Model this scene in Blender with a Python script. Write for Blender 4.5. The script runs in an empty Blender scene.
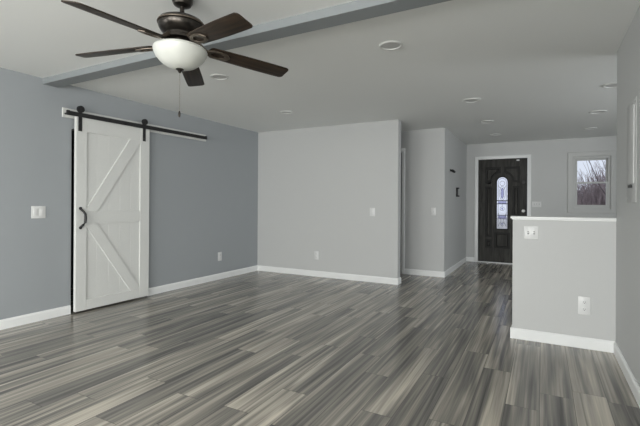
import bpy, bmesh, math, random
from mathutils import Vector, Matrix

S = bpy.context.scene
COL = S.collection
R = math.radians
PI = math.pi
random.seed(7)

# ------------------------------------------------------------------ camera
F_PX, YAW, Y0, ROLL, EYE = 412.43, R(28.376), 203.136, R(0.342), 1.197
fwd = Vector((-math.sin(YAW), math.cos(YAW), 0))
rgt = Vector((math.cos(YAW), math.sin(YAW), 0))
up = Vector((0, 0, 1))
cx_ = rgt * math.cos(ROLL) + up * math.sin(ROLL)
cy_ = -rgt * math.sin(ROLL) + up * math.cos(ROLL)
cd = bpy.data.cameras.new('camera')
cam = bpy.data.objects.new('camera', cd)
COL.objects.link(cam)
cd.sensor_fit = 'HORIZONTAL'
cd.sensor_width = 36.0
cd.lens = 36.0 * F_PX / 640.0
cd.shift_y = (Y0 - 213.0) / 640.0
cd.clip_start = 0.05
cd.clip_end = 200
cam.matrix_world = Matrix((
    (cx_.x, cy_.x, -fwd.x, 0), (cx_.y, cy_.y, -fwd.y, 0),
    (cx_.z, cy_.z, -fwd.z, EYE), (0, 0, 0, 1)))
S.camera = cam

# ------------------------------------------------------------------ world and light
S.view_settings.view_transform = 'Standard'
S.view_settings.look = 'None'
S.view_settings.gamma = 1.0
S.view_settings.exposure = 0.17
W = bpy.data.worlds.new('sky')
S.world = W
W.use_nodes = True
bg = W.node_tree.nodes['Background']
bg.inputs['Color'].default_value = (0.80, 0.87, 1.0, 1)
bg.inputs['Strength'].default_value = 0.8


def area(name, loc, rot, sx, sy, power, col=(1, 1, 1), spread=PI):
    l = bpy.data.lights.new(name, 'AREA')
    l.shape = 'RECTANGLE'
    l.size, l.size_y, l.energy, l.color, l.spread = sx, sy, power, col, spread
    o = bpy.data.objects.new(name, l)
    COL.objects.link(o)
    o.location = loc
    o.rotation_euler = rot
    return o


# daylight through the two rear windows (behind the camera); the rest is added fill
area('daylight_rear_window', (-2.9, -5.16, 1.3), (R(86), 0, 0), 2.0, 1.7, 140, (1.0, 0.995, 0.97))
area('daylight_rear_door', (-0.55, -5.16, 1.12), (R(86), 0, 0), 1.4, 2.1, 180, (1.0, 0.995, 0.97))
area('added_fill_right', (0.524 + 0.16, -2.4, 1.12), (R(70), 0, R(90)), 2.3, 2.1, 185, (1.0, 0.995, 0.97))  # added fill, no known opening here; brightens the left wall and ceiling
area('added_fill_left', (-4.441 - 0.16, -1.9, 1.35), (R(72), 0, R(-90)), 2.4, 1.5, 50, (1.0, 0.995, 0.97))  # added unseen fill for the right wall, half wall and right floor
area('added_fill_kitchen', (3.66, 5.3, 1.5), (R(74), 0, R(90)), 1.5, 1.1, 54, (0.95, 0.98, 1.0))  # made-up kitchen source, lifts the entry, far and left walls

H = 2.44
L = -4.441
REAR = -5.0
YB, XE, YBF = 5.903, -1.881, 6.04
YR, XS, YF = 6.874, -1.409, 9.057
XR, YH, XH = 0.524, 4.079, -0.236
KX = 3.5
T = 0.12

# ------------------------------------------------------------------ materials


def mat(name, col, rough=0.5, metal=0.0, bump=0.0, bscale=200.0, vary=0.0, coat=0.0, spec=0.5):
    m = bpy.data.materials.new(name)
    m.use_nodes = True
    nt = m.node_tree
    b = nt.nodes['Principled BSDF']
    b.inputs['Base Color'].default_value = (*col, 1)
    b.inputs['Roughness'].default_value = rough
    b.inputs['Metallic'].default_value = metal
    b.inputs['Specular IOR Level'].default_value = spec
    b.inputs['Coat Weight'].default_value = coat
    tc = nt.nodes.new('ShaderNodeTexCoord')
    nz = nt.nodes.new('ShaderNodeTexNoise')
    nz.inputs['Scale'].default_value = bscale
    nz.inputs['Detail'].default_value = 3
    nt.links.new(tc.outputs['Object'], nz.inputs['Vector'])
    if vary:
        r = nt.nodes.new('ShaderNodeMapRange')
        r.inputs['To Min'].default_value = 1 - vary
        r.inputs['To Max'].default_value = 1 + vary
        nt.links.new(nz.outputs['Fac'], r.inputs['Value'])
        mx = nt.nodes.new('ShaderNodeVectorMath')
        mx.operation = 'SCALE'
        mx.inputs[0].default_value = col
        nt.links.new(r.outputs['Result'], mx.inputs['Scale'])
        nt.links.new(mx.outputs['Vector'], b.inputs['Base Color'])
    if bump:
        bp = nt.nodes.new('ShaderNodeBump')
        bp.inputs['Strength'].default_value = bump
        bp.inputs['Distance'].default_value = 0.002
        nt.links.new(nz.outputs['Fac'], bp.inputs['Height'])
        nt.links.new(bp.outputs['Normal'], b.inputs['Normal'])
    return m


def wood_mat(name, c1, c2, rough, sx, sy, sz, contrast=(0.35, 0.65), coat=0.0, spec=0.3):
    m = bpy.data.materials.new(name)
    m.use_nodes = True
    nt = m.node_tree
    b = nt.nodes['Principled BSDF']
    b.inputs['Roughness'].default_value = rough
    b.inputs['Coat Weight'].default_value = coat
    b.inputs['Specular IOR Level'].default_value = spec
    tc = nt.nodes.new('ShaderNodeTexCoord')
    mp = nt.nodes.new('ShaderNodeMapping')
    mp.inputs['Scale'].default_value = (sx, sy, sz)
    nz = nt.nodes.new('ShaderNodeTexNoise')
    nz.inputs['Scale'].default_value = 1.0
    nz.inputs['Detail'].default_value = 6
    nz.inputs['Distortion'].default_value = 0.6
    cr = nt.nodes.new('ShaderNodeValToRGB')
    cr.color_ramp.elements[0].position = contrast[0]
    cr.color_ramp.elements[1].position = contrast[1]
    cr.color_ramp.elements[0].color = (*c1, 1)
    cr.color_ramp.elements[1].color = (*c2, 1)
    nt.links.new(tc.outputs['Object'], mp.inputs['Vector'])
    nt.links.new(mp.outputs['Vector'], nz.inputs['Vector'])
    nt.links.new(nz.outputs['Fac'], cr.inputs['Fac'])
    nt.links.new(cr.outputs['Color'], b.inputs['Base Color'])
    bp = nt.nodes.new('ShaderNodeBump')
    bp.inputs['Strength'].default_value = 0.15
    bp.inputs['Distance'].default_value = 0.001
    nt.links.new(nz.outputs['Fac'], bp.inputs['Height'])
    nt.links.new(bp.outputs['Normal'], b.inputs['Normal'])
    return m


def floor_mat():
    m = bpy.data.materials.new('grey_wood_planks')
    m.use_nodes = True
    nt = m.node_tree
    N, K = nt.nodes, nt.links
    b = N['Principled BSDF']

    def math_(op, a, c=None, d=None):
        n = N.new('ShaderNodeMath')
        n.operation = op
        for i, v in enumerate((a, c, d)):
            if v is None:
                continue
            if isinstance(v, (int, float)):
                n.inputs[i].default_value = v
            else:
                K.new(v, n.inputs[i])
        return n.outputs[0]
    tc = N.new('ShaderNodeTexCoord')
    sp = N.new('ShaderNodeSeparateXYZ')
    K.new(tc.outputs['Object'], sp.inputs[0])
    PW, PL = 0.182, 1.22
    xs = math_('DIVIDE', math_('ADD', sp.outputs['X'], 20.03), PW)
    row = math_('FLOOR', xs)
    fx = math_('FRACT', xs)
    wr = N.new('ShaderNodeTexWhiteNoise')
    wr.noise_dimensions = '1D'
    K.new(row, wr.inputs['W'])
    ys = math_('ADD', math_('DIVIDE', math_('ADD', sp.outputs['Y'], 20.0), PL), wr.outputs['Value'])
    pl = math_('FLOOR', ys)
    fy = math_('FRACT', ys)
    cb = N.new('ShaderNodeCombineXYZ')
    K.new(row, cb.inputs['X'])
    K.new(pl, cb.inputs['Y'])
    wp = N.new('ShaderNodeTexWhiteNoise')
    wp.noise_dimensions = '3D'
    K.new(cb.outputs[0], wp.inputs['Vector'])
    sc = N.new('ShaderNodeSeparateColor')
    K.new(wp.outputs['Color'], sc.inputs[0])

    def streak(scx, scy, detail, dist, k):
        c = N.new('ShaderNodeCombineXYZ')
        K.new(math_('ADD', math_('MULTIPLY', sp.outputs['X'], scx), math_('MULTIPLY', sc.outputs['Green'], 57.0 * k)), c.inputs['X'])
        K.new(math_('ADD', math_('MULTIPLY', sp.outputs['Y'], scy), math_('MULTIPLY', sc.outputs['Blue'], 91.0 * k)), c.inputs['Y'])
        K.new(math_('MULTIPLY', sc.outputs['Red'], 33.0 * k), c.inputs['Z'])
        n = N.new('ShaderNodeTexNoise')
        n.inputs['Scale'].default_value = 1.0
        n.inputs['Detail'].default_value = detail
        n.inputs['Roughness'].default_value = 0.6
        n.inputs['Distortion'].default_value = dist
        K.new(c.outputs[0], n.inputs['Vector'])
        return n.outputs['Fac']
    broad = streak(11.0, 0.55, 2.5, 0.6, 1.0)
    fine = streak(30.0, 0.6, 2.5, 0.5, 2.3)
    hair = streak(120.0, 1.5, 2.0, 0.1, 3.1)
    tone = math_('ADD', math_('MULTIPLY', sc.outputs['Red'], 0.18),
                 math_('ADD', math_('MULTIPLY', hair, 0.22), math_('ADD', math_('MULTIPLY', broad, 0.9), math_('MULTIPLY', fine, 0.95))))
    tone = math_('SUBTRACT', tone, 0.60)
    cr = N.new('ShaderNodeValToRGB')
    e = cr.color_ramp.elements
    e[0].position, e[0].color = 0.16, (0.065, 0.063, 0.059, 1)
    e[1].position, e[1].color = 0.88, (0.68, 0.625, 0.535, 1)
    for p, c in ((0.36, (0.15, 0.144, 0.134, 1)), (0.52, (0.255, 0.24, 0.212, 1)), (0.68, (0.42, 0.387, 0.333, 1))):
        q = e.new(p)
        q.color = c
    K.new(tone, cr.inputs['Fac'])
    # thin dark seam between planks
    dx = math_('MULTIPLY', math_('MINIMUM', fx, math_('SUBTRACT', 1.0, fx)), PW)
    dy = math_('MULTIPLY', math_('MINIMUM', fy, math_('SUBTRACT', 1.0, fy)), PL)
    seam = N.new('ShaderNodeMapRange')
    seam.inputs['From Min'].default_value = 0.0006
    seam.inputs['From Max'].default_value = 0.0022
    K.new(math_('MINIMUM', dx, dy), seam.inputs['Value'])
    mx = N.new('ShaderNodeMix')
    mx.data_type = 'RGBA'
    K.new(seam.outputs[0], mx.inputs['Factor'])
    mx.inputs['A'].default_value = (0.075, 0.072, 0.068, 1)
    K.new(cr.outputs['Color'], mx.inputs['B'])
    K.new(mx.outputs['Result'], b.inputs['Base Color'])
    K.new(math_('ADD', math_('MULTIPLY', fine, 0.10), 0.17), b.inputs['Roughness'])
    b.inputs['Specular IOR Level'].default_value = 0.45
    bp = N.new('ShaderNodeBump')
    bp.inputs['Strength'].default_value = 0.25
    bp.inputs['Distance'].default_value = 0.001
    K.new(math_('ADD', seam.outputs[0], math_('MULTIPLY', fine, 0.35)), bp.inputs['Height'])
    K.new(bp.outputs['Normal'], b.inputs['Normal'])
    return m


def glass_mat(name, rough=0.0, col=(1, 1, 1)):
    m = bpy.data.materials.new(name)
    m.use_nodes = True
    b = m.node_tree.nodes['Principled BSDF']
    b.inputs['Base Color'].default_value = (*col, 1)
    b.inputs['Transmission Weight'].default_value = 1.0
    b.inputs['Roughness'].default_value = rough
    b.inputs['IOR'].default_value = 1.1
    return m


M_BLUE = mat('blue_grey_paint', (0.325, 0.348, 0.364), 0.62, bump=0.25, bscale=170)
M_GREY = mat('light_grey_paint', (0.52, 0.53, 0.525), 0.6, bump=0.2, bscale=170)
M_CEIL = mat('textured_ceiling_paint', (0.80, 0.815, 0.80), 0.85, bump=0.5, bscale=90)
M_BEAM = mat('beam_grey_paint', (0.235, 0.255, 0.262), 0.6, bump=0.2, bscale=170)
M_TRIM = mat('white_trim_paint', (0.80, 0.815, 0.81), 0.38)
M_DOORW = mat('white_door_paint', (0.66, 0.67, 0.65), 0.5, vary=0.04, bscale=60)
M_PLATE = mat('white_plastic', (0.69, 0.70, 0.695), 0.35)
M_SLOT = mat('dark_slot', (0.03, 0.03, 0.03), 0.6)
M_BLACK = mat('black_powder_coat', (0.012, 0.012, 0.013), 0.45)
M_BRONZE = mat('aged_bronze', (0.055, 0.049, 0.043), 0.28, metal=0.85, vary=0.25, bscale=40)
M_BRONZE2 = mat('antique_bronze_iron', (0.15, 0.125, 0.10), 0.38, metal=0.8, vary=0.3, bscale=60)
M_BLADE = wood_mat('walnut_blade', (0.010, 0.0078, 0.0058), (0.040, 0.025, 0.015), 0.45, 4, 60, 60)
M_BOWL = bpy.data.materials.new('opal_glass')
M_BOWL.use_nodes = True
_b = M_BOWL.node_tree.nodes['Principled BSDF']
_b.inputs['Base Color'].default_value = (0.62, 0.635, 0.595, 1)
_b.inputs['Roughness'].default_value = 0.35
_b.inputs['Subsurface Weight'].default_value = 0.5
_b.inputs['Subsurface Radius'].default_value = (0.05, 0.05, 0.05)
M_STEEL = mat('brushed_steel', (0.55, 0.55, 0.54), 0.35, metal=1.0)
M_EDOOR = wood_mat('espresso_wood', (0.016, 0.0155, 0.014), (0.046, 0.045, 0.040), 0.6, 22, 22, 3)
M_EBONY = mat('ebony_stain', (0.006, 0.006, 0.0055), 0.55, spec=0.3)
M_GLASS = glass_mat('window_glass')
M_FROST = glass_mat('leaded_glass', 0.25, (0.95, 0.95, 1.0))
M_VIOLET = glass_mat('violet_glass', 0.25, (0.44, 0.44, 0.60))
M_LEAD = mat('lead_came', (0.06, 0.06, 0.065), 0.4, metal=0.6)
M_LENS = mat('downlight_lens', (0.50, 0.50, 0.49), 0.4)
M_LTRIM = mat('downlight_trim', (0.66, 0.67, 0.65), 0.4)
M_DARK = mat('dark_room_shade', (0.10, 0.10, 0.10), 0.8)  # dark base colour stands in for the shade inside unlit rooms
M_GROUND = mat('pale_winter_ground', (0.55, 0.53, 0.50), 0.9, vary=0.2, bscale=3)
M_BARK = mat('bare_bark', (0.13, 0.105, 0.105), 0.9, vary=0.3, bscale=9)
M_BRUSH = mat('dry_brush', (0.30, 0.245, 0.245), 0.9, vary=0.5, bscale=6)

# ------------------------------------------------------------------ mesh helpers


class MB:
    def __init__(self):
        self.bm = bmesh.new()

    def _add(self, verts, mtx):
        if mtx is not None:
            bmesh.ops.transform(self.bm, matrix=mtx, verts=verts)

    def box(self, x0, x1, y0, y1, z0, z1, bevel=0.0, seg=2, mtx=None):
        r = bmesh.ops.create_cube(self.bm, size=1.0)
        vs = r['verts']
        bmesh.ops.transform(self.bm, verts=vs, matrix=Matrix.Translation(((x0 + x1) / 2, (y0 + y1) / 2, (z0 + z1) / 2))
                            @ Matrix.Diagonal((abs(x1 - x0), abs(y1 - y0), abs(z1 - z0), 1)))
        if bevel:
            es = list({e for v in vs for e in v.link_edges})
            rr = bmesh.ops.bevel(self.bm, geom=es, offset=bevel, segments=seg, affect='EDGES', profile=0.5)
            vs = list({v for f in rr['faces'] for v in f.verts} | {v for v in vs if v.is_valid})
        self._add([v for v in vs if v.is_valid], mtx)
        return self

    def lathe(self, prof, seg=40, mtx=None, close=False):
        """prof: (r, z) points, turned about z"""
        rings = []
        new = []
        for r, z in prof:
            if r < 1e-6:
                v = self.bm.verts.new((0, 0, z))
                rings.append([v])
                new.append(v)
            else:
                ring = [self.bm.verts.new((r * math.cos(2 * PI * k / seg), r * math.sin(2 * PI * k / seg), z)) for k in range(seg)]
                rings.append(ring)
                new += ring
        pairs = list(zip(rings[:-1], rings[1:]))
        if close:
            pairs.append((rings[-1], rings[0]))
        for a, b in pairs:
            for k in range(seg):
                k2 = (k + 1) % seg
                if len(a) == 1 and len(b) == 1:
                    continue
                if len(a) == 1:
                    self.bm.faces.new((a[0], b[k2], b[k]))
                elif len(b) == 1:
                    self.bm.faces.new((a[k], a[k2], b[0]))
                else:
                    self.bm.faces.new((a[k], a[k2], b[k2], b[k]))
        self._add(new, mtx)
        return self

    def tube(self, pts, rad, seg=8, mtx=None):
        pts = [Vector(p) for p in pts]
        if isinstance(rad, (int, float)):
            rad = [rad] * len(pts)
        rings, new = [], []
        for i, p in enumerate(pts):
            t = (pts[min(i + 1, len(pts) - 1)] - pts[max(i - 1, 0)]).normalized()
            a = Vector((0, 0, 1)) if abs(t.z) < 0.9 else Vector((1, 0, 0))
            u = t.cross(a).normalized()
            w = t.cross(u).normalized()
            ring = [self.bm.verts.new(p + (u * math.cos(2 * PI * k / seg) + w * math.sin(2 * PI * k / seg)) * rad[i]) for k in range(seg)]
            rings.append(ring)
            new += ring
        for a, b in zip(rings[:-1], rings[1:]):
            for k in range(seg):
                self.bm.faces.new((a[k], a[(k + 1) % seg], b[(k + 1) % seg], b[k]))
        self.bm.faces.new(rings[0][::-1])
        self.bm.faces.new(rings[-1])
        self._add(new, mtx)
        return self

    def poly(self, outer, holes=(), depth=0.02, bevel=0.0, mtx=None, seg=2):
        """flat polygon (u, v) with holes, thickness 0..depth along local z"""
        cu = bpy.data.curves.new('tmp', 'CURVE')
        cu.dimensions = '2D'
        cu.fill_mode = 'BOTH'
        cu.extrude = depth / 2 - bevel
        cu.bevel_depth = bevel
        cu.bevel_resolution = seg - 1
        if bevel:
            cu.offset = -bevel
        for ring in [outer, *holes]:
            s = cu.splines.new('POLY')
            s.points.add(len(ring) - 1)
            for p, (a, b) in zip(s.points, ring):
                p.co = (a, b, 0, 1)
            s.use_cyclic_u = True
        ob = bpy.data.objects.new('tmp', cu)
        me = bpy.data.meshes.new_from_object(ob)
        me.transform((mtx or Matrix()) @ Matrix.Translation((0, 0, depth / 2)))
        self.bm.from_mesh(me)
        bpy.data.objects.remove(ob)
        bpy.data.curves.remove(cu)
        bpy.data.meshes.remove(me)
        return self

    def build(self, name, m, parent=None, smooth=True, mtx=None, loc=None):
        bmesh.ops.remove_doubles(self.bm, verts=self.bm.verts, dist=1e-5)
        bmesh.ops.recalc_face_normals(self.bm, faces=self.bm.faces)
        if loc is not None:
            bmesh.ops.translate(self.bm, verts=self.bm.verts, vec=-Vector(loc))
        me = bpy.data.meshes.new(name)
        self.bm.to_mesh(me)
        self.bm.free()
        me.materials.append(m)
        for p in me.polygons:
            p.use_smooth = smooth
        if smooth:
            me.set_sharp_from_angle(angle=R(32))
        o = bpy.data.objects.new(name, me)
        COL.objects.link(o)
        if parent is not None:
            o.parent = parent
        if mtx is not None:
            o.matrix_local = mtx
        elif loc is not None:
            o.location = loc
        return o


def tag(o, label, cat, group=None, kind=None):
    o['label'] = label
    o['category'] = cat
    if group:
        o['group'] = group
    if kind:
        o['kind'] = kind
    return o


def struct(o, label, cat):
    return tag(o, label, cat, kind='structure')


def thing(name, label, cat, loc=(0, 0, 0), mtx=None, group=None, kind=None):
    o = bpy.data.objects.new(name, None)
    o.empty_display_size = 0.1
    COL.objects.link(o)
    o.location = loc
    if mtx is not None:
        o.matrix_world = mtx
    return tag(o, label, cat, group, kind)


def rect(a0, a1, b0, b1):
    return [(a0, b0), (a1, b0), (a1, b1), (a0, b1)]


def basis(o, x, y, z):
    return Matrix(((x[0], y[0], z[0], o[0]), (x[1], y[1], z[1], o[1]), (x[2], y[2], z[2], o[2]), (0, 0, 0, 1)))


# local (u, v, n): u along the wall, v up, n out of the wall into the room
def on_left(y, z, x=L):
    return basis((x, y, z), (0, 1, 0), (0, 0, 1), (1, 0, 0))


def on_front(x, y, z):           # wall whose face looks towards -Y
    return basis((x, y, z), (1, 0, 0), (0, 0, 1), (0, -1, 0))


def on_right(y, z, x=XR):
    return basis((x, y, z), (0, -1, 0), (0, 0, 1), (-1, 0, 0))


# ------------------------------------------------------------------ shell
struct(MB().box(L - 1.4, KX + T, REAR - T, YF + T, -0.1, 0).build('floor', floor_mat(), smooth=False),
       'grey streaked wood plank floor running through the whole room', 'floor')
struct(MB().box(L - 1.4, KX + T, REAR - T, YF + T, H, H + 0.12).build('ceiling', M_CEIL, smooth=False),
       'flat off white textured ceiling', 'ceiling')

DY0, DY1, DZ = 2.618, 3.45, 1.978      # doorway behind the barn door
struct(MB().poly([(REAR - T, 0), (DY0, 0), (DY0, DZ), (DY1, DZ), (DY1, 0), (YBF, 0), (YBF, H), (REAR - T, H)],
                 [rect(-3.15, -0.65, 0.55, 2.15)], T, mtx=on_left(0, 0, L - T)).build('wall_left', M_BLUE, smooth=False),
       'blue grey painted wall on the left behind the barn door', 'wall')
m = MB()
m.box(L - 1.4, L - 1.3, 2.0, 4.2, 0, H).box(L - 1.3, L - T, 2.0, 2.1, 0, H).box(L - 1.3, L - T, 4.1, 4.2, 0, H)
struct(m.build('wall_closet', M_DARK, smooth=False), 'closet walls coloured dark as shade behind the barn door opening', 'wall')
struct(MB().box(L, XE, YB, YBF, 0, H).build('wall_back', M_GREY, smooth=False),
       'broad light grey wall across the back of the room', 'wall')
# hallway behind wall_back: recess wall with a doorway, its dark room behind
HX0 = -2.119
struct(MB().poly([(L - T, 0), (HX0 - 0.80, 0), (HX0 - 0.80, 2.08), (HX0, 2.08), (HX0, 0), (XS, 0), (XS, H), (L - T, H)],
                 (), T, mtx=on_front(0, YR + T, 0)).build('wall_hall', M_GREY, smooth=False),
       'light grey narrow wall at the hallway recess with a white switch', 'wall')
struct(MB().box(XS - T, XS, YR + T, YF, 0, H).build('wall_entry', M_GREY, smooth=False),
       'side wall of the entry with two black fixtures on it', 'wall')
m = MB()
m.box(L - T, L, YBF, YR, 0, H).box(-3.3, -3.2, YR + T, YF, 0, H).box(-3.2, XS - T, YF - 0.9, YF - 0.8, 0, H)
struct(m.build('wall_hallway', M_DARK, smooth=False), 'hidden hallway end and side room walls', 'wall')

FD0, FD1, FDZ = -1.176, -0.268, 2.112      # front door opening
WX0, WX1, WZ0, WZ1 = 0.50, 1.075, 1.13, 2.085  # window opening
struct(MB().poly([(XS - T, 0), (FD0, 0), (FD0, FDZ), (FD1, FDZ), (FD1, 0), (KX + T, 0), (KX + T, H), (XS - T, H)],
                 [rect(WX0, WX1, WZ0, WZ1)], T, mtx=on_front(0, YF + T, 0)).build('wall_far', M_GREY, smooth=False),
       'far grey wall holding the front door and a window', 'wall')
struct(MB().poly([(REAR - T, 0), (-3.6, 0), (-3.6, 2.2), (-1.2, 2.2), (-1.2, 0), (YH, 0), (YH, H), (REAR - T, H)], (), T, mtx=on_left(0, 0, XR)).build('wall_right', M_GREY, smooth=False),
       'light grey wall at the right edge with a breaker panel', 'wall')
struct(MB().box(XH, XR + T, YH, YH + T, 0, 1.07).build('wall_half', M_GREY, smooth=False),
       'grey half wall under a white cap at right', 'wall')
m = MB()
m.box(XR + T, KX, YH, YH + T, 0, H)
m.poly([(YH, 0), (YF + T, 0), (YF + T, H), (YH, H)], [rect(4.5, 6.1, 0.9, 2.1)], T, mtx=on_left(0, 0, KX))
struct(m.build('wall_kitchen', M_GREY, smooth=False), 'grey kitchen walls out of view at right', 'wall')
struct(MB().poly([(L - T, 0), (-1.3, 0), (-1.3, 2.2), (0.2, 2.2), (0.2, 0), (XR + T, 0), (XR + T, H), (L - T, H)],
                 [rect(-3.95, -1.85, 0.4, 2.2)], T, mtx=on_front(0, REAR, 0)).build('wall_rear', M_GREY, smooth=False),
       'grey wall with daylight openings behind the viewer', 'wall')

# beam under the ceiling
struct(MB().box(L, XR, 2.325, 2.471, 2.381, H).build('trim_1', M_BEAM, smooth=False),
       'blue grey painted beam crossing the ceiling behind the fan', 'beam')


# ------------------------------------------------------------------ baseboards
BH, BT = 0.092, 0.015


def baseboard(name, p0, p1, nrm, label, e0=0.0, e1=0.0):
    p0, p1, n = Vector((*p0, 0)), Vector((*p1, 0)), Vector((*nrm, 0))
    d = (p1 - p0).normalized()
    p0 = p0 - d * e0
    p1 = p1 + d * e1
    prof = [(0, 0), (BT, 0), (BT, BH - 0.018), (BT * 0.72, BH - 0.008), (BT * 0.35, BH), (0, BH)]
    mm = basis(p0, n, (0, 0, 1), d)
    return struct(MB().poly(prof, (), (p1 - p0).length, mtx=mm).build(name, M_TRIM, smooth=False), label, 'baseboard')


baseboard('baseboard_left', (L, 3.585), (L, YB), (1, 0), 'white baseboard along the blue wall right of the barn door')
baseboard('baseboard_left_front', (L, REAR), (L, 2.612), (1, 0), 'white baseboard along the blue wall left of the barn door')
baseboard('baseboard_back', (L, YB), (XE, YB), (0, -1), 'white baseboard along the broad back wall', e1=BT)
baseboard('baseboard_back_end', (XE, YB), (XE, YBF), (1, 0), 'short white baseboard on the end of the back wall')
baseboard('baseboard_hall', (HX0 + 0.055, YR), (XS, YR), (0, -1), 'white baseboard on the hallway recess wall', e1=BT)
baseboard('baseboard_entry', (XS, YR), (XS, YF), (1, 0), 'white baseboard along the entry side wall')
baseboard('baseboard_far', (XS, YF), (FD0 - 0.066, YF), (0, -1), 'short white baseboard left of the front door')
baseboard('baseboard_far_kitchen', (FD1 + 0.066, YF), (KX, YF), (0, -1), 'white baseboard right of the front door')
baseboard('baseboard_half', (XH, YH), (XR, YH), (0, -1), 'white baseboard at the foot of the half wall', e0=BT)
baseboard('baseboard_half_end', (XH, YH), (XH, YH + T), (-1, 0), 'white baseboard on the end of the half wall')
baseboard('baseboard_right', (XR, -1.15), (XR, YH), (-1, 0), 'white baseboard along the right wall')

struct(MB().box(XH - 0.018, XR - 0.001, YH - 0.02, YH + T + 0.02, 1.07, 1.09, 0.004).box(XR - 0.002, XR + 0.02, YH - 0.02, YH - 0.001, 1.07, 1.09, 0.003)
       .box(XH - 0.008, XR, YH - 0.006, YH - 0.0005, 1.062, 1.07)
       .build('trim_2', M_TRIM), 'white cap on top of the half wall', 'trim')
# hallway door casing
struct(MB().box(HX0 - 0.005, HX0 + 0.052, YR - 0.016, YR - 0.0005, 0, 2.085, 0.003)
       .box(HX0 - 0.855, HX0 - 0.795, YR - 0.016, YR - 0.0005, 0, 2.085, 0.003)
       .box(HX0 - 0.855, HX0 + 0.052, YR - 0.016, YR - 0.0005, 2.085, 2.14, 0.003)
       .box(HX0, HX0 - 0.012, YR, YR + T, 0, 2.08).build('trim_3', M_TRIM),
       'white door casing in the hallway recess', 'trim')

# ------------------------------------------------------------------ front door
fd = thing('door_1', 'black espresso wood front door with arched leaded glass', 'door', ((FD0 + FD1) / 2, YF + 0.02, 0.0), kind='structure')
DC = (FD0 + FD1) / 2


def arch(cx, hw, z0, zs, n=16):
    """rectangle with a half round top; zs is where the arch springs"""
    return [(cx - hw, z0), (cx + hw, z0)] + [(cx + hw * math.cos(PI * k / n), zs + hw * math.sin(PI * k / n)) for k in range(n + 1)]


GC = DC
g_hw, g_z0, g_zs = 0.10, 0.70, 1.645
glass_out = arch(GC, g_hw, g_z0, g_zs)
# panel outlines (x, z); a central arched band stays raised around the glass
bw = 0.165


def corner_panel(s):
    x_in, x_out = GC + s * 0.038, GC + s * 0.315
    z_b, z_t = 1.63, 1.945
    a0 = math.asin(min(1, (z_b - g_zs + 0.04) / 0.19))
    pts = [(x_out, z_b + 0.0), (x_out, z_t), (x_in, z_t)]
    arc = []
    for k in range(13):
        a = PI / 2 - 0.2 - (PI / 2 - 0.2) * k / 12
        arc.append((GC + s * 0.19 * math.cos(a), g_zs + 0.005 + 0.19 * math.sin(a)))
    return pts + [(x_in, arc[0][1])] + arc


panels = [corner_panel(-1), corner_panel(1)]
for s in (-1, 1):
    a, b2 = sorted((GC + s * 0.195, GC + s * 0.315))
    panels.append(rect(a, b2, 0.53, 1.555))
    panels.append(rect(a, b2, 0.31, 0.47))
panels.append(rect(GC - 0.14, GC + 0.14, 0.31, 0.62))
FM = on_front(0, YF + 0.065, 0)
loc = fd.location
slab = MB().poly(rect(FD0 + 0.004, FD1 - 0.004, 0.02, FDZ - 0.004), [glass_out], 0.016, mtx=FM)
slab.poly(rect(FD0 + 0.004, FD1 - 0.004, 0.02, FDZ - 0.004), [arch(GC, g_hw + 0.0, g_z0, g_zs)] + panels, 0.0285,
          mtx=on_front(0, YF + 0.0495, 0))
slab = slab.build('slab', M_EDOOR, fd, smooth=False, loc=loc)
slab.location = (0, 0, 0)


def shrink(poly, d):
    """inset a simple polygon by d towards its inside"""
    n = len(poly)
    area2 = sum(poly[i][0] * poly[(i + 1) % n][1] - poly[(i + 1) % n][0] * poly[i][1] for i in range(n))
    sg = 1 if area2 > 0 else -1
    out = []
    for i in range(n):
        p0, p1, p2 = Vector(poly[i - 1]), Vector(poly[i]), Vector(poly[(i + 1) % n])
        e1 = (p1 - p0).normalized()
        e2 = (p2 - p1).normalized()
        n1 = Vector((-e1.y, e1.x)) * sg
        n2 = Vector((-e2.y, e2.x)) * sg
        mm = (n1 + n2)
        mm = mm / max(0.35, mm.length_squared / 2)
        out.append(tuple(p1 + mm * d))
    return out


def part_front(mb, name, m, parent, smooth=False):
    o = mb.build(name, m, parent, smooth=smooth, loc=loc)
    o.location = (0, 0, 0)
    return o


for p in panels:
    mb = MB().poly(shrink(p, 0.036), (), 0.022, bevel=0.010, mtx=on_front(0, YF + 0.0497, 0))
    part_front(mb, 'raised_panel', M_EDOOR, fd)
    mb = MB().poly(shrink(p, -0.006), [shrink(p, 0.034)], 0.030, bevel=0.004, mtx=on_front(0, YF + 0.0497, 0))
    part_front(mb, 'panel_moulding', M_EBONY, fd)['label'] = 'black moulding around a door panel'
mb = MB().poly(arch(GC, g_hw + 0.016, g_z0 - 0.016, g_zs), [arch(GC, g_hw - 0.004, g_z0 + 0.004, g_zs)], 0.010, bevel=0.003, mtx=on_front(0, YF + 0.021, 0))
part_front(mb, 'glass_moulding', M_EBONY, fd)['label'] = 'black moulding around the glass'
gl = part_front(MB().poly(arch(GC, g_hw - 0.001, g_z0 + 0.001, g_zs), (), 0.006, mtx=on_front(0, YF + 0.05, 0)), 'glass_pane', M_FROST, fd)
# lead lines and tinted pieces
mb = MB()
fy_ = YF + 0.042


def lead(pts, r=0.0035):
    mb.tube([(a, fy_, b) for a, b in pts], r, 6)


def ring(cx, cz, rx, rz, n=20):
    return [(cx + rx * math.cos(2 * PI * k / n), cz + rz * math.sin(2 * PI * k / n)) for k in range(n + 1)]


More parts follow.
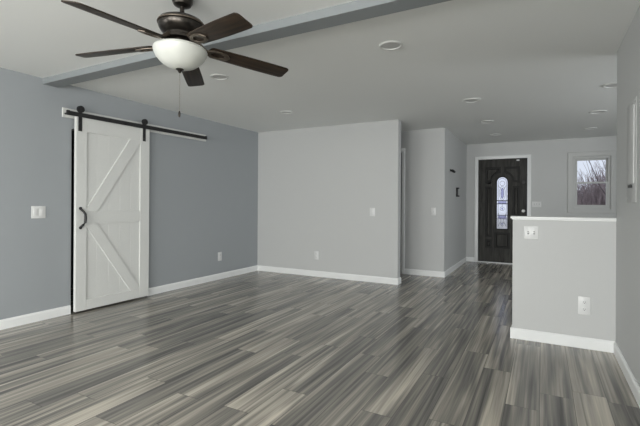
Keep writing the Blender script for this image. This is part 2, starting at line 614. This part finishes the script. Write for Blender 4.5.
lead([(a, b) for a, b in arch(GC, 0.075, 0.73, g_zs)] + [(GC - 0.075, 0.73)])
for zc, rr in ((1.62, 0.045), (1.105, 0.038), (0.80, 0.035)):
    lead(ring(GC, zc, rr, rr))
lead(ring(GC, 1.42, 0.028, 0.11))
lead(ring(GC, 1.42, 0.055, 0.14))
for z in (1.27, 1.205, 0.975, 0.90):
    lead([(GC - g_hw, z), (GC + g_hw, z)], 0.009 if z > 1.1 else 0.005)
lead([(GC, 0.73), (GC, 0.765)])
lead([(GC, 1.145), (GC, 1.20)])
for s in (-1, 1):
    lead([(GC + s * 0.075, 1.02), (GC + s * 0.02, 0.87), (GC + s * 0.075, 0.75)])
    lead([(GC + s * 0.075, 1.58), (GC + s * 0.03, 1.50)])
part_front(mb, 'lead_came', M_LEAD, fd, True)
mb = MB()
GV = on_front(0, YF + 0.0435, 0)
mb.poly([(GC - 0.072, 0.905), (GC + 0.072, 0.905), (GC + 0.072, 0.97), (GC - 0.072, 0.97)], (), 0.002, mtx=GV)
mb.poly(ring(GC, 1.105, 0.02, 0.02)[:-1], (), 0.002, mtx=GV)
mb.poly(ring(GC, 1.42, 0.026, 0.105)[:-1], (), 0.002, mtx=GV)
mb.poly(ring(GC, 0.80, 0.02, 0.02)[:-1], (), 0.002, mtx=GV)
mb.poly([(GC - 0.072, 1.212), (GC + 0.072, 1.212), (GC + 0.072, 1.26), (GC - 0.072, 1.26)], (), 0.002, mtx=GV)
part_front(mb, 'tinted_glass', M_VIOLET, fd)
# knob, deadbolt, contact sensor
kx = -0.337
kn = MB().lathe([(0.0, 0.0), (0.033, 0.0), (0.033, 0.006), (0.014, 0.010), (0.012, 0.03), (0.022, 0.036), (0.030, 0.048), (0.028, 0.062), (0.015, 0.068), (0, 0.069)],
                24, on_front(kx, YF + 0.021, 1.066))
part_front(kn, 'door_knob', M_STEEL, fd, True)['label'] = 'round satin silver door knob'
kn = MB().lathe([(0.0, 0.0), (0.03, 0.0), (0.028, 0.012), (0.012, 0.014), (0, 0.014)], 24, on_front(kx + 0.005, YF + 0.021, 1.637))
part_front(kn, 'door_viewer', M_BLACK, fd, True)
part_front(MB().box(-0.465, -0.41, YF - 0.004, YF + 0.021, 2.06, 2.088, 0.005), 'contact_sensor', M_PLATE, fd, True)['label'] = 'small white contact sensor'
part_front(MB().box(FD0, FD1, YF - 0.02, YF + T, 0.0, 0.02, 0.004), 'threshold', M_PLATE, fd, True)
cs = MB()
CW = 0.066
for x0, x1, z0, z1 in ((FD0 - CW, FD0, 0, FDZ + CW), (FD1, FD1 + CW, 0, FDZ + CW), (FD0, FD1, FDZ, FDZ + CW)):
    cs.box(x0, x1, YF - 0.018, YF - 0.0005, z0, z1, 0.004)
struct(cs.build('trim_4', M_TRIM), 'white casing around the black front door', 'trim')

# ------------------------------------------------------------------ kitchen window
wn = thing('window_1', 'white double hung window on the far wall above the half wall', 'window', ((WX0 + WX1) / 2, YF, WZ0), kind='structure')
loc = wn.location
M_WIN = mat('window_white_paint', (0.50, 0.51, 0.50), 0.45)
mb = MB().poly(rect(0.412, 1.152, 1.045, 2.175), [rect(WX0 - 0.005, WX1 + 0.005, WZ0 - 0.005, WZ1 + 0.005)], 0.02, bevel=0.005, mtx=on_front(0, YF - 0.0005, 0))
part_front(mb, 'window_casing', M_WIN, wn)
mb = MB().poly(rect(WX0, WX1, WZ0, WZ1), [rect(WX0 + 0.035, WX1 - 0.035, WZ0 + 0.035, WZ1 - 0.035)], 0.10, mtx=on_front(0, YF + 0.11, 0))
part_front(mb, 'window_frame', M_WIN, wn)
zm = 1.605
for z0, z1, y in ((WZ0 + 0.035, zm + 0.015, YF + 0.045), (zm - 0.015, WZ1 - 0.035, YF + 0.08)):
    s = part_front(MB().poly(rect(WX0 + 0.036, WX1 - 0.036, z0, z1), [rect(WX0 + 0.066, WX1 - 0.066, z0 + 0.03, z1 - 0.03)], 0.03, bevel=0.003, mtx=on_front(0, y, 0)), 'sash', M_WIN, wn)
    g = MB().box(WX0 + 0.06, WX1 - 0.06, y - 0.018, y - 0.013, z0 + 0.025, z1 - 0.025).build('pane', M_GLASS, s, smooth=False, loc=loc)
    g.location = (0, 0, 0)
part_front(MB().box(0.77, 0.80, YF + 0.016, YF + 0.03, zm + 0.005, zm + 0.02, 0.003), 'sash_lock', M_PLATE, wn)

# ------------------------------------------------------------------ barn door
BX0, BX1 = L + 0.042, L + 0.078        # back and face of the door
BY0, BY1, BZ0, BZ1 = 2.622, 3.550, 0.022, 2.106
bd = thing('barn_door', 'tall white sliding barn door with crossbuck bracing on the blue wall', 'door', (BX0, (BY0 + BY1) / 2, BZ0))
loc = bd.location


def part_at(mb, name, m, parent, smooth=True):
    o = mb.build(name, m, parent, smooth=smooth, loc=loc)
    o.location = (0, 0, 0)
    return o


SY0, SY1 = 2.742, 3.418
pm = MB()
nb = 5
for i in range(nb):
    a = SY0 - 0.02 + (SY1 - SY0 + 0.04) * i / nb
    c = SY0 - 0.02 + (SY1 - SY0 + 0.04) * (i + 1) / nb
    pm.box(BX0 + 0.004, BX0 + 0.020, a + 0.0001, c - 0.0001, BZ0 + 0.02, BZ1 - 0.02, 0.0015, 1)
pm.box(BX0 + 0.002, BX0 + 0.018, SY0 - 0.02, SY1 + 0.02, BZ0 + 0.02, BZ1 - 0.02)
part_at(pm, 'plank_panel', M_DOORW, bd)
part_at(MB().box(BX0, BX1, BY0, SY0, BZ0, BZ1, 0.002, 1), 'stile', M_DOORW, bd)
part_at(MB().box(BX0, BX1, SY1, BY1, BZ0, BZ1, 0.002, 1), 'stile', M_DOORW, bd)
part_at(MB().box(BX0, BX1 - 0.001, SY0, SY1, 1.952, BZ1, 0.002, 1), 'top_rail', M_DOORW, bd)
part_at(MB().box(BX0, BX1 - 0.001, SY0, SY1, 0.955, 1.093, 0.002, 1), 'middle_rail', M_DOORW, bd)
part_at(MB().box(BX0, BX1 - 0.001, SY0, SY1, BZ0, 0.13, 0.002, 1), 'bottom_rail', M_DOORW, bd)
DM = on_left(0, 0, BX0)
part_at(MB().poly([(SY0, 1.093), (SY0, 1.125), (3.275, 1.952), (SY1, 1.952), (SY1, 1.915), (2.868, 1.093)], (), BX1 - BX0 - 0.003, bevel=0.002, mtx=DM), 'brace', M_DOORW, bd, False)
part_at(MB().poly([(SY0, 0.955), (2.868, 0.955), (SY1, 0.165), (SY1, 0.13), (3.29, 0.13), (SY0, 0.925)], (), BX1 - BX0 - 0.003, bevel=0.002, mtx=DM), 'brace', M_DOORW, bd, False)
hx = BX1
hd = MB()
hd.tube([(hx + 0.004, 2.672, 1.118), (hx + 0.03, 2.686, 1.09), (hx + 0.045, 2.697, 1.065), (hx + 0.047, 2.70, 1.02), (hx + 0.045, 2.697, 0.975), (hx + 0.03, 2.686, 0.95), (hx + 0.004, 2.672, 0.925)],
        [0.012, 0.012, 0.0135, 0.0135, 0.0135, 0.012, 0.012], 10)
for z in (1.125, 0.918):
    hd.lathe([(0, 0), (0.017, 0), (0.016, 0.006), (0.008, 0.009), (0, 0.009)], 16, on_left(2.672, z, hx))
part_at(hd, 'pull_handle', M_BLACK, bd)['label'] = 'black curved pull handle'
RX = BX1 + 0.012                          # rail plane just outside the door face
for yc, wz in ((2.660, 2.128), (3.466, 2.134)):
    st = MB().box(BX1 + 0.0005, BX1 + 0.006, yc - 0.019, yc + 0.023, 1.952, 2.215, 0.002, 1)
    so = part_at(st, 'hanger_strap', M_BLACK, bd)
    for z in (1.975, 2.055):
        b_ = MB().lathe([(0, 0), (0.011, 0), (0.010, 0.005), (0.004, 0.008), (0, 0.008)], 12, on_left(yc, z, BX1 + 0.006)).build('bolt', M_BLACK, so, loc=loc)
        b_.location = (0, 0, 0)
    wh = MB().lathe([(0, 0), (0.037, 0), (0.037, 0.005), (0.031, 0.008), (0.031, 0.018), (0.037, 0.021), (0.037, 0.026), (0.012, 0.026), (0.012, 0.034), (0, 0.034)], 24,
                    on_left(yc - 0.004, wz + 0.055, BX1 + 0.0062)).build('roller_wheel', M_BLACK, so, loc=loc)
    wh.location = (0, 0, 0)

tr = thing('barn_door_track', 'black steel track on a white board above the barn door', 'track', (L, 3.5, 2.15))
loc = tr.location
tilt = Matrix.Translation((L, 2.5, 2.12)) @ Matrix.Rotation(R(0.55), 4, 'X') @ Matrix.Translation((-L, -2.5, -2.12))
part_at(MB().box(L + 0.0005, L + 0.02, 2.515, 4.60, 2.085, 2.183, 0.002, 1, mtx=tilt), 'header_board', M_DOORW, tr)['label'] = 'white painted header board'
part_at(MB().box(BX1 + 0.014, BX1 + 0.021, 2.507, 4.535, 2.099, 2.145, 0.0015, 1, mtx=tilt), 'rail', M_BLACK, tr)
for y in (2.54, 3.0, 3.2, 3.75, 4.15, 4.5):
    part_at(MB().lathe([(0, 0), (0.010, 0), (0.010, 0.081), (0.013, 0.081), (0.012, 0.088), (0, 0.088)], 12, tilt @ on_left(y, 2.122, L + 0.02)), 'standoff', M_BLACK, tr)
for y in (2.522, 4.515):
    part_at(MB().box(BX1 + 0.010, BX1 + 0.034, y - 0.014, y + 0.014, 2.100, 2.148, 0.003, mtx=tilt), 'end_stop', M_BLACK, tr)

# ------------------------------------------------------------------ wall plates


def plate(kind, mtx, label, w, h, group, gangs=1, name=None):
    """kind: 'toggle', 'rocker' or 'outlet'; local u right, v up, n out"""
    nm = {'toggle': 'light_switch', 'rocker': 'light_switch', 'outlet': 'power_outlet'}[kind]
    t = thing(nm, label, 'switch' if nm == 'light_switch' else 'outlet', mtx=mtx, group=None)
    MB().box(-w / 2, w / 2, -h / 2, h / 2, 0.0005, 0.0065, 0.0025).build('cover_plate', M_PLATE, t)
    for g in range(gangs):
        u = (g - (gangs - 1) / 2) * w / max(gangs, 1) * (0.82 if gangs > 1 else 1)
        if kind == 'rocker':
            MB().box(u - w * .17, u + w * .17, -h * .29, h * .29, 0.006, 0.0095, 0.002, mtx=Matrix.Rotation(R(2), 4, 'X')).build('rocker', M_PLATE, t)
        elif kind == 'toggle':
            MB().box(u - 0.006, u + 0.006, -0.012, 0.012, 0.006, 0.0075).build('switch_slot', M_SLOT, t)
            MB().box(u - 0.005, u + 0.005, -0.010, 0.003, 0.006, 0.020, 0.002, mtx=Matrix.Rotation(R(-18), 4, 'X')).build('toggle', M_PLATE, t)
        else:
            for s in (-1, 1):
                v = s * h * .20
                f_ = MB().box(u - 0.018, u + 0.018, v - 0.0155, v + 0.0155, 0.006, 0.0085, 0.002).build('receptacle', M_PLATE, t)
                MB().box(u - 0.0085, u - 0.0060, v - 0.003, v + 0.008, 0.0082, 0.0089).box(u + 0.0055, u + 0.0080, v - 0.003, v + 0.007, 0.0082, 0.0089) \
                    .box(u - 0.0028, u + 0.0028, v - 0.011, v - 0.006, 0.0082, 0.0089).build('slots', M_SLOT, f_)
    return t


plate('rocker', on_left(2.292, 1.090), 'white wide light switch plate on the blue wall left of the barn door', 0.132, 0.122, None, 2)
plate('outlet', on_left(4.932, 0.354), 'white outlet low on the blue wall right of the barn door', 0.085, 0.135, None)
plate('outlet', on_front(-3.25, YB, 0.343), 'white outlet low on the broad back wall', 0.082, 0.135, None)
plate('rocker', on_front(-2.281, YB, 1.066), 'white light switch on the right of the broad back wall', 0.085, 0.125, None)
plate('toggle', on_front(-1.586, YR, 1.069), 'white light switch on the hallway recess wall', 0.075, 0.125, None)
plate('toggle', on_front(-0.104, YF, 1.200), 'white triple switch plate beside the front door', 0.160, 0.110, None, 3)
plate('toggle', on_front(-0.089, YH, 0.948), 'white double switch plate on the half wall under its cap', 0.112, 0.115, None, 2)
plate('outlet', on_front(0.309, YH, 0.355), 'white outlet low on the half wall', 0.088, 0.148, None)

# breaker panel on the right wall
bp_ = thing('breaker_panel', 'grey painted breaker panel set in the right wall', 'electrical panel', mtx=on_right(3.42, 1.55))
MB().box(-0.16, 0.16, -0.335, 0.335, 0.0005, 0.004, 0.001).build('flange', M_GREY, bp_)
MB().box(-0.115, 0.115, -0.215, 0.30, 0.004, 0.012, 0.003).build('panel_door', M_GREY, bp_)
MB().box(-0.05, 0.05, -0.238, -0.220, 0.006, 0.016, 0.002).build('latch', M_BLACK, bp_)
for u, v in ((-0.145, 0.31), (0.145, 0.31), (-0.145, -0.31), (0.145, -0.31)):
    MB().lathe([(0, 0), (0.006, 0), (0.004, 0.003), (0, 0.003)], 10, Matrix.Translation((u, v, 0.004))).build('screw', M_STEEL, bp_)

# black fixtures on the entry side wall
EW = on_left(7.32, 1.77, XS)
hk = thing('coat_hook', 'small black slanted hook high on the entry side wall', 'hook', mtx=EW)
MB().box(-0.02, 0.05, -0.012, 0.028, 0.0005, 0.008, 0.003).build('hook_plate', M_BLACK, hk)
MB().tube([(0.015, 0.008, 0.006), (0.02, 0.004, 0.03), (0.03, -0.012, 0.055), (0.05, -0.024, 0.07)], [0.02, 0.024, 0.024, 0.018], 10).build('hook_arm', M_BLACK, hk)
th = thing('door_chime', 'small black box on the entry side wall below the hook', 'chime', mtx=on_left(7.93, 1.415, XS))
MB().box(-0.06, 0.06, -0.085, 0.085, 0.0005, 0.022, 0.004).build('chime_case', M_BLACK, th)
MB().box(-0.045, 0.045, -0.085, -0.06, 0.022, 0.05, 0.004).build('chime_lip', M_BLACK, th)
MB().box(-0.045, 0.045, 0.06, 0.085, 0.022, 0.045, 0.004).build('chime_lip', M_BLACK, th)
ds = MB().lathe([(0, 0), (0.014, 0), (0.012, 0.01), (0.009, 0.012), (0.009, 0.05), (0.014, 0.052), (0.014, 0.066), (0, 0.068)], 14, on_left(8.55, 0.05, XS + BT)).build('door_stop', M_PLATE, loc=(XS + BT, 8.55, 0.05))
tag(ds, 'tiny white door stop on the entry side baseboard', 'door stop')

# ------------------------------------------------------------------ recessed ceiling lights


def downlight(x, y, r, label, cup=True):
    t = thing('recessed_light', label, 'ceiling light', (x, y, H), group='recessed ceiling lights')
    MB().lathe([(r, -0.0005), (r, -0.006), (r * .93, -0.011), (r * .80, -0.010), (r * .77, -0.0005)], 36, close=True).build('trim_ring', M_LTRIM, t)
    MB().lathe([(0, -0.004), (r * .78, -0.004), (r * .78, -0.0015), (0, -0.0015)], 36).build('lens', M_LENS, t)
    return t


downlight(-1.055, 3.105, 0.092, 'round recessed light alone on the ceiling right of the fan')
downlight(-2.81, 3.106, 0.088, 'round recessed light on the ceiling just behind the fan bowl')
downlight(-3.09, 4.74, 0.088, 'faint round recessed light on the ceiling near the back corner')
downlight(-0.755, 5.195, 0.10, 'nearest recessed light of the row leading to the front door')
downlight(-0.748, 6.65, 0.096, 'middle recessed light of the row leading to the front door')
downlight(-0.748, 7.955, 0.094, 'farthest recessed light of the row, nearest the front door')
downlight(0.645, 5.2, 0.10, 'recessed kitchen light half hidden behind the right wall edge')
downlight(0.642, 6.595, 0.098, 'middle recessed kitchen light above the window side')
downlight(0.680, 8.01, 0.092, 'farthest recessed kitchen light nearest the window')

# ------------------------------------------------------------------ ceiling fan
n_ = Vector((0.019, 0.024, 1)).normalized()
e1 = Vector((0, 1, 0)).cross(n_).normalized()
e2 = n_.cross(e1)
FC = Vector((-1.942 + 0.010, 1.785 + 0.005, 2.083))
FMX = basis(FC, e1, e2, n_)
ftop = FC + n_ * ((H - FC.z) / n_.z)
fan = thing('ceiling_fan', 'five bladed dark bronze ceiling fan with a white bowl light', 'ceiling fan', mtx=basis(ftop, e1, e2, n_))
dz = Matrix.Translation((0, 0, -((H - FC.z) / n_.z)))   # local frame: t=0 in the plane of the blade tips


def fpart(mb, name, m, parent=fan, mtx=None):
    return mb.build(name, m, parent, mtx=(dz @ mtx if mtx is not None else dz) if parent is fan else mtx)


TOP = (H - FC.z) / n_.z
fpart(MB().lathe([(0, TOP - 0.0005), (0.060, TOP - 0.0005), (0.062, TOP - 0.012), (0.060, TOP - 0.035), (0.050, TOP - 0.052), (0.03, TOP - 0.062), (0, TOP - 0.062)], 40), 'canopy', M_BRONZE)
fpart(MB().lathe([(0.0135, TOP - 0.058), (0.0135, 0.252), (0.024, 0.250), (0.029, 0.226), (0.0, 0.224)], 24), 'downrod', M_BRONZE)
fpart(MB().lathe([(0, 0.232), (0.05, 0.231), (0.098, 0.222), (0.126, 0.208), (0.137, 0.193), (0.137, 0.186), (0.131, 0.184), (0.134, 0.178),
                  (0.132, 0.163), (0.120, 0.142), (0.098, 0.128), (0.090, 0.124), (0.090, 0.116), (0.096, 0.112), (0.096, 0.090), (0.080, 0.084), (0, 0.084)], 56), 'motor_housing', M_BRONZE)
fpart(MB().lathe([(0.132, 0.192), (0.1395, 0.192), (0.1405, 0.188), (0.1395, 0.184), (0.132, 0.184)], 56, close=True), 'motor_band', M_BRONZE2)
fpart(MB().lathe([(0, 0.084), (0.060, 0.084), (0.060, 0.064), (0.10, 0.052), (0.125, 0.044), (0.130, 0.038), (0.0, 0.038)], 40), 'light_fitter', M_BRONZE)
bowl = [(0.142, 0.044), (0.154, 0.038), (0.158, 0.028), (0.154, 0.010), (0.141, -0.015), (0.119, -0.040), (0.089, -0.062), (0.056, -0.075), (0.024, -0.081), (0, -0.082)]
fpart(MB().lathe(bowl + [(r * .97, z + 0.004) for r, z in reversed(bowl)], 56), 'glass_bowl', M_BOWL)['label'] = 'white opal glass bowl'
fpart(MB().lathe([(0, -0.079), (0.022, -0.080), (0.024, -0.085), (0.014, -0.091), (0.010, -0.097), (0.006, -0.105), (0, -0.106)], 24), 'finial', M_BRONZE)
PH = 4.734
tipw, rootw = 0.068, 0.050


def blade_outline():
    pts = []
    r0, r1 = 0.185, 0.678
    # CCW side (left) first, root to tip, then back along the other edge
    for k in range(9):
        t = k / 8
        pts.append((r0 + (r1 - 0.018 - r0) * t, 0.054 + 0.009 * math.sin(t * PI * .7)))
    pts += [(r1 - 0.006, 0.054), (r1, 0.042), (r1 + 0.010, -0.040), (r1 + 0.006, -0.052)]
    for k in range(9):
        t = 1 - k / 8
        pts.append((r0 + (r1 - 0.008 - r0) * t, -0.054 - 0.009 * math.sin(t * PI * .7)))
    pts += [(r0 - 0.010, -0.044), (r0 - 0.020, -0.024), (r0 - 0.023, 0.0), (r0 - 0.020, 0.024), (r0 - 0.010, 0.044)]
    return pts


DROOP, PITCH = R(4.6), R(-13)
for k in range(5):
    a = PH - k * 2 * PI / 5
    base = Matrix.Rotation(a, 4, 'Z') @ Matrix.Translation((0.09, 0, 0.066)) @ Matrix.Rotation(DROOP, 4, 'Y') @ Matrix.Translation((-0.09, 0, 0))
    arm = MB()
    pm_ = Matrix.Translation((0, 0, 0)) @ Matrix.Rotation(PITCH, 4, 'X')
    arm.tube([(0.070, 0.0, 0.038), (0.10, 0.0, 0.030), (0.135, 0.0, 0.004), (0.165, 0, -0.008)], [0.014, 0.013, 0.012, 0.010], 10)
    # open looped bracket under the blade
    outl = [(0.150, 0.016), (0.185, 0.038), (0.235, 0.044), (0.285, 0.030), (0.302, 0.0), (0.285, -0.030), (0.235, -0.044), (0.185, -0.038), (0.150, -0.016)]
    hole = [(0.180, 0.006), (0.200, 0.022), (0.235, 0.026), (0.262, 0.014), (0.268, 0.0), (0.262, -0.014), (0.235, -0.026), (0.200, -0.022), (0.180, -0.006)]
    arm.poly(outl, [hole], 0.008, bevel=0.002, mtx=pm_ @ Matrix.Translation((0, 0, -0.016)))
    iron = fpart(arm, 'blade_iron', M_BRONZE2, mtx=base)
    bl = MB().poly(blade_outline(), (), 0.007, bevel=0.002, mtx=pm_ @ Matrix.Translation((0, 0, -0.0075))).build('blade', M_BLADE, iron, mtx=Matrix())
ch = MB()
c0 = Vector((0, 0, -0.105))
down = Vector((FMX.inverted().to_3x3() @ Vector((0, 0, -1))))
ch.tube([c0, c0 + down * 0.23], 0.0009, 6)
for i in range(46):
    bmesh.ops.create_icosphere(ch.bm, subdivisions=1, radius=0.0016, matrix=Matrix.Translation(c0 + down * (0.005 * i)))
co = fpart(ch, 'pull_chain', M_BRONZE2)
q = c0 + down * 0.23
fm = Matrix.Translation(q)
MB().lathe([(0, 0.002), (0.003, 0), (0.0065, -0.010), (0.0075, -0.022), (0.006, -0.034), (0, -0.040)], 14, fm).build('pull_pendant', M_BRONZE, co, mtx=Matrix())

# ------------------------------------------------------------------ outside the far wall
struct(MB().box(-30, 30, YF + T + 0.02, YF + 45, -0.25, -0.15).build('ground', M_GROUND, smooth=False), 'pale winter yard outside the window', 'ground')


def branch(mb, p, d, ln, r, depth):
    pts, rad = [p], [r]
    q, dd = Vector(p), Vector(d)
    for i in range(3):
        dd = (dd + Vector((random.uniform(-.25, .25), random.uniform(-.25, .25), random.uniform(-.05, .2)))).normalized()
        q = q + dd * ln / 3
        pts.append(q.copy())
        rad.append(r * (1 - .2 * (i + 1)))
    mb.tube(pts, rad, 5)
    if depth > 0:
        for i in range(3 if depth > 1 else 4):
            a = random.uniform(0, 2 * PI)
            nd = (dd + Vector((math.cos(a), math.sin(a), random.uniform(-.1, .5))) * .75).normalized()
            branch(mb, pts[random.choice((2, 3))], nd, ln * random.uniform(.55, .8), rad[-1] * .75, depth - 1)


TREES = [(0.95, 17.5, 'bare tree outside the window, its trunk nearest the glass'), (1.75, 18.5, 'bare winter tree outside behind the right of the window'),
         (1.35, 29.0, 'bare winter tree farthest beyond the brush outside the window')]
for x, y, lab in TREES:
    mb = MB()
    branch(mb, Vector((x, y, -0.15)), Vector((0, 0, 1)), 2.4, 0.075, 4)
    tag(mb.build('bare_tree', M_BARK, loc=(x, y, -0.15)), lab, 'tree', 'bare trees outside the window')
mb = MB()
for i in range(3600):
    x, y = random.uniform(0.3, 5.2), random.uniform(20.5, 26)
    h = random.uniform(.9, 2.5) + max(0.0, min(1.3, (x / y * 23 - 1.2) * .9)) * random.random()
    p = Vector((x, y, -0.15))
    d = Vector((random.uniform(-.45, .45), random.uniform(-.3, .3), 1)).normalized()
    q = p + d * h
    mb.tube([p, (p + q) / 2 + Vector((random.uniform(-.12, .12), 0, 0)), q + Vector((random.uniform(-.2, .2), 0, 0))], [.020, .016, .005], 3)
tag(mb.build('brush_thicket', M_BRUSH, smooth=False, loc=(2.7, 23, -0.15)), 'dry leafless brush thicket outside the window', 'brush', kind='stuff')
